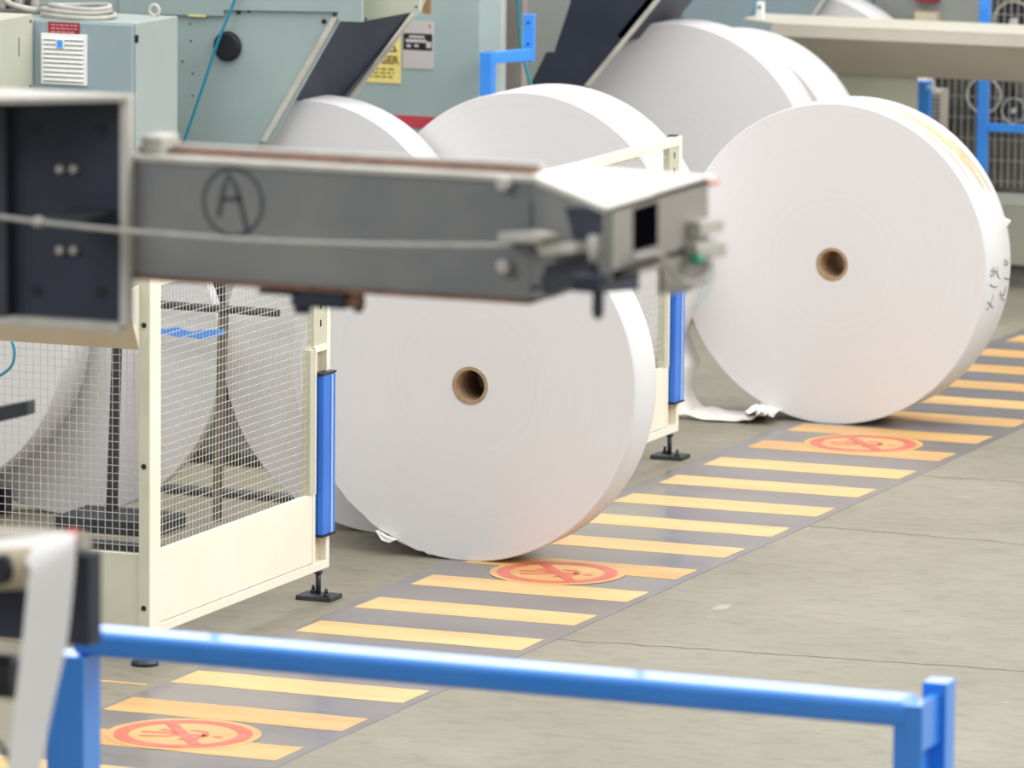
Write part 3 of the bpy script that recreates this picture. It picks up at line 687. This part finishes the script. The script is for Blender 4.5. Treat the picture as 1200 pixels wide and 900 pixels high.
# ------------------------------------------------------------------ beige beam and far right background
bmth = thing('cross_beam', 'long beige steel beam crossing behind the upper rolls to the right edge', 'beam', (-.2, 11.5, .9))
xl = at(858, 24, 'y', 11.4).x; zt_ = 1.245
MB().prism([(xl, 11.55, zt_), (xl+.22, 11.38, zt_), (3.2, 11.38, zt_), (3.2, 11.85, zt_), (xl, 11.85, zt_)], (0, 0, -.012)).build('top_flange', BEAM, bmth, .002)
MB().box(xl+.2, 3.2, 11.38, 11.392, zt_-.062, zt_-.012).build('lip', BEAM, bmth, .002)
MB().prism([(xl+.25, 11.392, zt_-.055), (xl+.25, 11.75, zt_-.26), (xl+.25, 11.78, zt_-.26), (xl+.25, 11.78, zt_-.055)], (3.2-xl-.25, 0, 0)).build('slanted_web', BEAM, bmth)
a, b = at(980, 100, 'y', 11.79), at(1074, 100, 'y', 11.79)
MB().box(a.x, b.x, 11.79, 11.82, 0, zt_-.1).build('hanger_plate', GREEN, bmth, .002)
a = at(890, 14, 'y', 11.5)
br = MB().box(a.x-.018, a.x+.018, 11.5, 11.53, zt_, zt_+.085).tube([at(866, 24, 'y', 11.55), at(882, 21, 'y', 11.52)], .006)
MB().box(a.x-.018, a.x+.018, 11.5, 11.53, zt_, zt_+.085).build('lug', WHITEP, bmth, .004)
MB().cyl((a.x, 11.495, zt_+.06), (a.x, 11.503, zt_+.06), .007, 12).build('lug_hole', BLACK, bmth)
hp = smooth_path([at(x, y, 'y', 11.7) for x, y in ((892, -20), (888, -2), (884, 10), (880, 20))], 4)
tag(MB().tube(hp, .006, 8).build('air_hose', TEALH), 'thin blue hose standing behind the beige beam near its left end', 'hose')
# back wall panels
back = thing('machine_wall', 'row of grey teal machine panels closing the background', 'machine', (-2, 13.4, 0))
edges = [-9, -6.5, -4.6, -2.52, -2.49, -1.71, -1.70, -1.28]
for x0, x1, m in ((-9, -6.5, TEAL), (-6.48, -4.6, TEAL2), (-4.58, -2.52, TEAL), (-2.518, -2.492, TEALL), (-2.49, -1.712, TEAL2), (-1.705, -1.16, BACKG), (2.2, 6, BACKG)):
    MB().box(x0, x1, 13.2, 13.3, 1.02 if m is BACKG else 0, 3.0).build('panel', m, back, .006)
MB().box(-1.712, -1.705, 13.21, 13.3, 0, 3.0).build('panel_gap', BLACK, back)
a, b = at(1071, 28, 'y', 13.15), at(1098, -2, 'y', 13.15)
MB().box(a.x, b.x, 13.16, 13.2, 1.03, a.z+.06).build('beige_board', CREAMD, back); MB().box(a.x, b.x, 13.15, 13.2, at(1080, 2, 'y', 13.15).z, b.z+.2).build('red_board', REDL, back)
MB().box(a.x-.05, a.x+.1, 13.15, 13.2, at(1080, 100, 'y', 13.15).z, at(1080, 88, 'y', 13.15).z).build('red_board', REDL, back)
# machinery in the bay at the right
mc = thing('press_unit', 'dim grey press machinery with round wheels behind the blue framed mesh', 'machine', (0, 13.6, 0))
MB().box(-1.9, 3, 13.5, 14.2, 0, 2.2).build('body', DARKM, mc, .02)
random.seed(3)
for i in range(26):
    x = random.uniform(-1.7, 1.2); z = random.uniform(.1, 1.35); w_ = random.uniform(.06, .3); h = random.uniform(.03, .14)
    if -1.8 < x < -.9 and z > .35: continue
    MB().box(x, x+w_, 13.5-random.uniform(.05, .2), 13.52, z, z+h).build('module', random.choice([DARKM, BACKG, NAVY, STEELD, BACKG]), mc, .004)
a = at(1185, 22, 'y', 13.2)
for (q, r_, m) in (((1187, 26), .1, BLACK), ((1152, 112), .085, STEELD), ((1187, 130), .06, NAVY)):
    p = at(*q, 'y', 13.25)
    wh = MB().tube([(p.x, 13.5, p.z), (p.x, 13.3, p.z), (p.x, 13.28, p.z)], [r_, r_, r_*.93], 36).build('wheel', m, mc)
    MB().ring((p.x, 13.27, p.z), (0, -1, 0), r_*.98, r_*1.06, .012, 36).build('wheel_rim', GREYL, wh)
    MB().cyl((p.x, 13.29, p.z), (p.x, 13.25, p.z), r_*.2, 16).build('hub', GREYL, wh)
# plinth
ph = at(1200, 252, 'y', 11.9).z
pt = thing('machine_plinth', 'grey green plinth under the blue framed mesh at the right edge', 'plinth', (0, 12, 0))
MB().box(-1.25, 3, 11.9, 12.28, .10, .40).build('block', mat('plinth_paint', (158, 160, 146), (148, 150, 136), rough=.5, scale=2), pt, .01)
MB().box(-1.2, 3, 11.95, 12.25, 0, .10).build('recess', DARKM, pt)
# blue framed mesh screen
scn = thing('mesh_screen', 'mesh screen with bright blue frame at the upper right', 'screen', (-.4, 12.3, .4))
ysn = 12.3
a, b = at(1148, 60, 'y', ysn), at(1160, 60, 'y', ysn)
MB().box(a.x, b.x, ysn-.02, ysn+.02, .4, 2.0).build('post', BLUE, scn, .003)
z_ = at(1180, 150, 'y', ysn).z
MB().box(b.x, 2.0, ysn-.018, ysn+.018, z_-.02, z_+.02).build('rail', BLUE, scn, .003)
MB().box(1.96, 2.0, ysn-.02, ysn+.02, .4, 2.0).build('post', BLUE, scn, .003)
mb = MB(); x = -1.42
while x < 1.95: mb.box(x-.0016, x+.0016, ysn-.0016, ysn+.0016, .42, 1.95 if x > -.84 else 1.02); x += .034
z = .45
while z < 1.95: mb.box(-1.42 if z < 1.02 else -.84, 1.95, ysn+.0016, ysn+.0044, z-.0014, z+.0014); z += .1
o = mb.build('wire_mesh', HOSE, scn); o['kind'] = 'stuff'
MB().box(-1.42, -1.40, ysn-.01, ysn+.01, .4, 1.03).build('post', GREYL, scn)
a, b = at(1073, 95, 'y', 12.0), at(1090, 95, 'y', 12.0)
bp_ = thing('blue_post', 'short blue post with a steel bolt head just right of the beige hanger plate', 'post', ((a.x+b.x)/2, 12.0, .4))
MB().box(a.x, b.x, 12.0, 12.04, .4, a.z).build('upright', BLUE, bp_, .008)
p = at(1089, 103, 'y', 11.99); bolt(p, (0, -1, 0), .014, .02, BLUEL, bp_)
# dark floor strip & louvre behind
a, b = at(1088, 105, 'y', 12.9), at(1103, 140, 'y', 12.9)
lv = thing('louvre_box', 'small beige louvred box behind the short blue post', 'box', (a.x, 12.95, .4))
MB().box(a.x, b.x, 12.9, 13.0, 0, a.z).build('case', BEAM, lv)
for i in range(9): MB().box(a.x+.01, b.x-.008, 12.894, 12.9, a.z-.03-.022*i, a.z-.02-.022*i).build('slat', STEELD, lv)

# ------------------------------------------------------------------ foreground grey arm
ya_ = -4.09; arm = thing('machine_boom', 'large blurred grey machine arm crossing the picture in the foreground', 'machine arm', (2.3, -4.0, 2.06))
zt, zb = 2.333, 2.072; x0 = 2.50; x1 = 3.43
Pf = at(712, 243, 'z', zt); Pe = at(830, 207, 'z', zt)
MB().prism([(x0, ya_, zb), (x1, ya_, zb), (x1, ya_+.20, zb), (x0, ya_+.20, zb)], (0, 0, zt-zb-.016)).build('beam', GREYM, arm, .003)
MB().prism([(x0, ya_-.006, zt-.016), (x1, ya_-.006, zt-.016), (x1, ya_+.17, zt-.016), (x0, ya_+.17, zt-.016)], (0, 0, .012)).build('top_plate', GREYL, arm, .002)
MB().box(x0, x1-.02, ya_+.055, ya_+.085, zt-.005, zt+.006).build('rust_strip', RUST, arm, .002)
MB().box(x0, x1-.02, ya_+.09, ya_+.115, zt-.005, zt+.014).build('rear_lip', GREYL, arm, .002)
MB().box(x0, x1-.0, ya_-.008, ya_+.2, zb-.008, zb).build('bottom_edge', RUST, arm)
# head
hx = Pf.x; hy = Pf.y; hy2 = Pe.y+.02; zbh = at(712, 331, 'x', hx).z
zl = lambda t: zt
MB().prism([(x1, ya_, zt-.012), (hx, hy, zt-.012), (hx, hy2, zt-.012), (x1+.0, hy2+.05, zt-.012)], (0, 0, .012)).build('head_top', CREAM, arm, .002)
# solid chamfer face; dark plates paint the shade of its openings
def quad_on(pxs, p_at, thick, name, m):
    pts = [p_at(*q) for q in pxs]; return MB().prism(pts, thick).build(name, m, arm)
n_ch = Vector((hx-x1, hy-ya_, 0)).cross(Vector((0, 0, 1))).normalized()
if n_ch.y > 0: n_ch = -n_ch
def on_ch(x, y, lift=0):
    q = ray(x, y); o_ = Vector((x1, ya_, 0))+n_ch*lift; t = (o_-CAM).dot(n_ch)/q.dot(n_ch); return CAM+q*t
def on_end(x, y, lift=0): return at(x, y, 'x', hx+lift)
cf = MB().prism([on_ch(622, 205), on_ch(712, 244), on_ch(712, 331), on_ch(697, 330), on_ch(640, 350), on_ch(622, 350)], -n_ch*.01).build('head_front', GREYM, arm)
for pxs in ([(662, 243), (706, 243), (706, 282), (672, 282)],): MB().prism([on_ch(*p, .002) for p in pxs], -n_ch*.004).build('opening_patch', NAVY, arm)
MB().box(*(lambda a, b: (a.x, b.x, ya_-.004, ya_, a.z, b.z))(at(623, 266, 'y', ya_), at(647, 240, 'y', ya_))).build('opening_patch', CAVITY_SHADE, arm)
MB().prism([on_end(712, 244), on_end(830, 208), on_end(830, 330), on_end(805, 343), on_end(777, 345), on_end(777, 313), on_end(712, 331)], (-.01, 0, 0)).build('head_end', HEAD_LIT, arm)
MB().prism([on_end(743, 245, .002), on_end(771, 236, .002), on_end(771, 287, .002), on_end(743, 295, .002)], (-.004, 0, 0)).build('opening_patch', CAVITY_SHADE, arm)
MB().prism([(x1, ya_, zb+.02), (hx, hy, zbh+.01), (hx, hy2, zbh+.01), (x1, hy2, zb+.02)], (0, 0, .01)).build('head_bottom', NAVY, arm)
MB().prism([on_ch(625, 206, .001), on_ch(712, 243, .001), on_ch(712, 250, .001), on_ch(625, 213, .001)], n_ch*.006).build('head_lip', GREYL, arm)
# bits on the head
MB().prism([on_ch(595, 272, .03), on_ch(640, 270, .03), on_ch(660, 276, .03), on_ch(645, 284, .03), on_ch(598, 284, .03)], n_ch*.03).build('lever', GREYL, arm, .004)
MB().prism([on_ch(642, 284, .01), on_ch(690, 284, .01), on_ch(690, 296, .01), on_ch(650, 300, .01)], n_ch*.03).build('lever', GREYL, arm, .004)
MB().cyl(on_ch(697, 276, .02), on_ch(697, 306, .02), .013, 16).build('pivot_pin', GREYL, arm)
MB().prism([on_ch(640, 312, .002), on_ch(690, 296, .002), on_ch(700, 312, .002), on_ch(640, 322, .002)], n_ch*.004).build('slot', NAVY, arm)
MB().prism([on_ch(640, 322, .002), on_ch(700, 312, .002), on_ch(700, 330, .002), on_ch(642, 346, .002)], n_ch*.012).build('lower_bracket', STEELD, arm, .002)
for px in ((593, 215), (593, 312)): bolt(at(*px, 'y', ya_), (0, -1, 0), .016, .022, GREYL, arm)
MB().prism([on_end(703, 324), on_end(750, 314), on_end(750, 340), on_end(703, 344)], (-.06, 0, 0)).build('lower_block', NAVY, arm, .004)
pq = on_end(712, 340)
MB().tube([pq+Vector((-.02, 0, .02)), pq+Vector((-.02, 0, -.02)), pq+Vector((-.02, 0, -.05)), pq+Vector((-.02, 0, -.06))], [.009, .012, .012, .004], 12).build('hanging_pin', STEELD, arm)
MB().prism([on_end(804, 258, .0), on_end(833, 255, .0), on_end(833, 270, .0), on_end(812, 274, 0), on_end(806, 280, 0)], (.03, 0, 0)).build('hook', GREYL, arm, .004)
MB().prism([on_end(800, 284, .0), on_end(836, 282, .0), on_end(836, 300, .0), on_end(802, 298, 0)], (.03, 0, 0)).build('hook', GREYL, arm, .004)
MB().cyl(on_end(812, 304, .03), on_end(823, 304, .03), .009, 12).build('green_cap', GREENL, arm)['label'] = 'small green cap'
MB().cyl(on_end(829, 215, 0), on_end(842, 214, 0), .004, 8).build('pin', WRAP, arm)
MB().tube(smooth_path([on_end(x, y, .02) for x, y in ((740, 300), (765, 297), (780, 305), (790, 322), (806, 332), (825, 326), (834, 308))]), .0045, 8).build('cable', HOSE, arm)
MB().tube(smooth_path([on_end(x, y, .01) for x, y in ((834, 300), (835, 322), (826, 345), (812, 362))]), .0022, 8).build('thin_hose', GLASSY, arm)
# circled A hand mark
p = at(273, 236, 'y', ya_-.0005)
el = [(p.x+.068*math.cos(t*.2244), ya_-.0005, p.z-.002+.071*math.sin(t*.2244)) for t in range(29)]
MRK = mat('grease_pencil', (74, 76, 80), rough=.7)
A_ = [[at(256, 254, 'y', ya_-.0005), at(262, 222, 'y', ya_-.0005), at(268, 204, 'y', ya_-.0005), at(278, 222, 'y', ya_-.0005), at(290, 272, 'y', ya_-.0005)], [at(258, 234, 'y', ya_-.0005), at(282, 233, 'y', ya_-.0005)]]
o = strokes(A_, .011, .0006, (0, -1, 0)); e2 = strokes([el], .008, .0006, (0, -1, 0)); o.add(e2.v, e2.f)
o.build('circled_letter', MRK, arm)['label'] = 'dark hand-drawn letter A in a circle'
# valve under the beam
v0, v1 = at(335, 350, 'y', ya_+.02), at(415, 361, 'y', ya_+.02)
va = MB().box(at(340, 350, 'y', ya_).x, at(404, 350, 'y', ya_).x, ya_-.0, ya_+.05, zb-.045, zb-.006).build('under_valve', NAVY, arm, .005)
MB().box(at(302, 345, 'y', ya_).x, at(352, 345, 'y', ya_).x, ya_-.0, ya_+.03, zb-.022, zb-.012).build('under_bracket', BLACK, arm, .002)
q = at(415, 354, 'y', ya_+.02); MB().tube([(q.x-.03, ya_+.02, q.z), (q.x+.004, ya_+.02, q.z), (q.x+.005, ya_+.02, q.z), (q.x+.016, ya_+.02, q.z)], [.014, .014, .022, .022], 20).build('valve_knob', RUST, arm)
q = at(350, 358, 'y', ya_); MB().cyl((q.x, ya_+.02, q.z+.01), (q.x, ya_+.02, q.z-.018), .018, 16).build('valve_stem', NAVY, arm)

# box at the left end of the arm
bxx = thing('arm_box', 'dark open channel box on the left end of the grey foreground arm', 'machine housing', (2.2, -4.1, 1.9))
yf = -4.125
zt0 = at(148, 112, 'y', yf).z; zb0 = at(148, 380, 'y', yf).z; xr0 = at(149, 250, 'y', yf).x
MB().box(1.2, xr0-.01, yf+.03, yf+.04, zb0, zt0).build('web', NAVY, bxx)
MB().prism([(xr0, yf, zt0), (xr0-.28, yf-.22, zt0), (1.2, yf-.22, zt0), (1.2, yf+.04, zt0), (xr0, yf+.04, zt0)], (0, 0, -.014)).build('top_flange', GREYL, bxx, .002)
MB().box(xr0-.018, xr0, yf, yf+.035, zb0-.004, zt0-.014).build('end_flange', GREYL, bxx, .002)
MB().box(1.2, xr0-.018, yf+.0, yf+.04, zb0-.02, zb0).build('bottom_flange', GREYL, bxx, .002)
MB().prism([at(-40, 130, 'y', yf+.0), at(6, 128, 'y', yf+.0), at(8, 372, 'y', yf+.0), at(-40, 372, 'y', yf+.0)], (0, .03, 0)).build('stiffener', STEELD, bxx)
for px in ((72, 198), (88, 198), (72, 293), (88, 293)): bolt(at(*px, 'y', yf+.03), (0, -1, 0), .009, .014, GREYL, bxx)
for px in ((118, 152), (118, 342), (42, 340), (42, 150)): p = at(*px, 'y', yf+.03); MB().cyl((p.x, yf+.027, p.z), (p.x, yf+.032, p.z), .013, 20).build('hole', BLACK, bxx)
MB().box(.6, 1.22, yf-.2, yf+.3, 0, zt0).build('column', GREYM, bxx, .01)
# clamp where arm meets box
q = at(158, 160, 'y', ya_+.05); MB().box(xr0-.0, xr0+.05, ya_+.03, ya_+.12, zt-.01, zt+.035).build('clamp', GREYL, arm, .006)
# signal cable along the arm
cp_pts = [at(x, y, 'y', -4.30) for x, y in ((-40, 250), (0, 254), (45, 260), (150, 271), (300, 282), (450, 287), (600, 288))]
cb = MB().tube(smooth_path(cp_pts, 5), .0052, 10); 
cable = thing('control_rod', 'thin cream rod running level in front of the grey foreground arm', 'rod', cp_pts[2])
cb.build('rod', HOSE, cable)
p = cp_pts[2]; MB().cyl(p+Vector((-.008, 0, 0)), p+Vector((.008, 0, 0)), .011, 14).build('collar', GREYL, cable)
MB().box(at(40, 257, 'y', -4.29).x, at(88, 257, 'y', -4.29).x, -4.285, -4.09, p.z+.003, p.z+.008).build('bracket', STEELD, cable)

# ------------------------------------------------------------------ blue guard rail in the foreground
zr = 1.0
gr = thing('guard_rail', 'blurred bright blue guard rail running level across the bottom foreground', 'guard rail', (2.75, -2.6, 0))
xr1 = at(1049, 850, 'y', -2.62).x; xr2 = xr1+.085
rl = MB().box(1.66, xr1+.03, -2.645, -2.52, .93, .992).build('top_rail', BLUE, gr, .02); rl.modifiers[0].segments = 5
# right post: channel section open to +X side
yq0, yq1 = -2.635, -2.50
zl_ = at(1060, 812, 'y', yq0).z
MB().box(xr1, xr1+.07, yq0, yq0+.012, 0, .985).build('post', BLUE, gr, .003)
MB().box(xr1+.0, xr1+.06, yq1+.07, yq1+.14, 0, 1.0).build('post', BLUE, gr, .003)
MB().box(xr1+.0, xr1+.022, yq0+.01, yq1+.1, 0, .93).build('post_web', BLUE, gr)
MB().box(xr1+.022, xr1+.045, yq0+.01, yq1+.075, .86, .975).build('gusset', BLUE, gr, .002)
MB().box(1.60, 1.70, -2.66, -2.56, 0, .93).build('post', BLUE, gr, .004)
MB().box(1.55, 1.75, -2.7, -2.5, 0, .012).build('base_plate', BLUE, gr); MB().box(xr1-.04, xr1+.12, -2.7, -2.35, 0, .012).build('base_plate', BLUE, gr)

# ------------------------------------------------------------------ strip feeder at the bottom left
yq = -5.05
fd = thing('web_feeder', 'blurred dark bracket with rollers at the lower left photo edge', 'machine part', (2.6, yq, 0))
a, b = at(78, 756, 'y', yq+.06), at(104, 648, 'y', yq+.06)
MB().box(1.9, b.x, yq+.06, yq+.12, a.z, b.z-.005).build('side_bracket', NAVY, fd, .003)
MB().box(1.9, 2.2, yq+.1, yq+.4, 0, b.z).build('stand', NAVY, fd)
c0, c1 = at(-60, 668, 'y', yq), at(38, 666, 'y', yq)
MB().cyl(c0, c1, .042, 28).build('roller', CREAMD, fd)
c2 = at(20, 666, 'y', yq); MB().cyl(Vector((c1.x-.045, yq-.02, c1.z)), Vector((c1.x-.055, yq-.05, c1.z)), .03, 20).build('roller_cap', BLACK, fd)
d0, d1 = at(-60, 633, 'y', yq+.13), at(100, 640, 'y', yq+.13)
MB().cyl(d0, d1, .028, 28).build('top_roller', BEAM, fd)
MB().cyl(d1+Vector((-.024, -.02, 0)), d1+Vector((-.009, -.02, 0)), .036, 28).build('tape_band', WRAP, fd)['label'] = 'pink tape band on the roller end'
e0 = at(4, 600+25, 'y', yq+.2)
p = at(0, 798, 'y', yq+.05)
MB().tube([(p.x-.1, yq+.1, p.z), (p.x+.006, yq+.1, p.z), (p.x+.012, yq+.1, p.z)], [.045, .045, .03], 24).build('hand_wheel', BLACK, fd)
MB().tube(smooth_path([at(x, y, 'y', yq+.1) for x, y in ((-30, 855), (-5, 868), (10, 890), (18, 930))]), .005, 8).build('cable', BLACK, fd)
# white paper strip
def strip_pts(pl, pr_):
    return [(at(*a, 'y', ya1), at(*b, 'y', ya1)) for a, b, ya1 in zip(pl[0], pr_[0], pl[1])]
L_ = [((34, 664), -5.09), ((32, 690), -5.10), ((26, 750), -5.10), ((18, 820), -5.10), ((8, 905), -5.10), ((-12, 1080), -5.10)]
R_ = [(88, 634), (88, 662), (79, 750), (64, 820), (47, 905), (20, 1080)]
rows = []
for i in range(6):
    rows.append((at(*L_[i][0], 'y', L_[i][1]), at(*R_[i], 'y', L_[i][1])))
top = [(at(-60, 616, 'y', -4.83), at(88, 622, 'y', -4.88)), (at(-50, 640, 'y', -4.95), at(89, 625, 'y', -4.97)), (at(10, 652, 'y', -5.05), at(89, 628, 'y', -5.05))]
rows = top+rows
A = smooth_path([r[0] for r in rows], 5); B = smooth_path([r[1] for r in rows], 5); vs = []; nn = 6
for p, q in zip(A, B): vs += [p.lerp(q, k/nn) for k in range(nn+1)]
mb = MB().add(vs, [(i*(nn+1)+k, i*(nn+1)+k+1, (i+1)*(nn+1)+k+1, (i+1)*(nn+1)+k) for i in range(len(A)-1) for k in range(nn)], True)
tag(mb.build('paper_strip', SHEET), 'blurred white paper strip hanging over the rollers at the lower left', 'paper strip')
# hanging cable and bar end at the left edge, in front of the mesh
tag(MB().tube(smooth_path([at(x, y, 'y', .9) for x, y in ((14, 400), (17, 412), (14, 428), (0, 440), (-20, 446))]), .0045, 8).build('hanging_hose', TEALH), 'short teal hose loop hanging in front of the left mesh panel', 'hose')
a, b = at(-60, 494, 'y', -1.0), at(32, 481, 'y', -1.0)
tag(MB().prism([at(-60, 488, 'y', -1), at(32, 470, 'y', -1), at(32, 487, 'y', -1), at(-60, 508, 'y', -1)], (0, .05, 0)).build('bar_end', STEELD, None, .003), 'blurred grey bar end poking in at the left photo edge', 'bar')
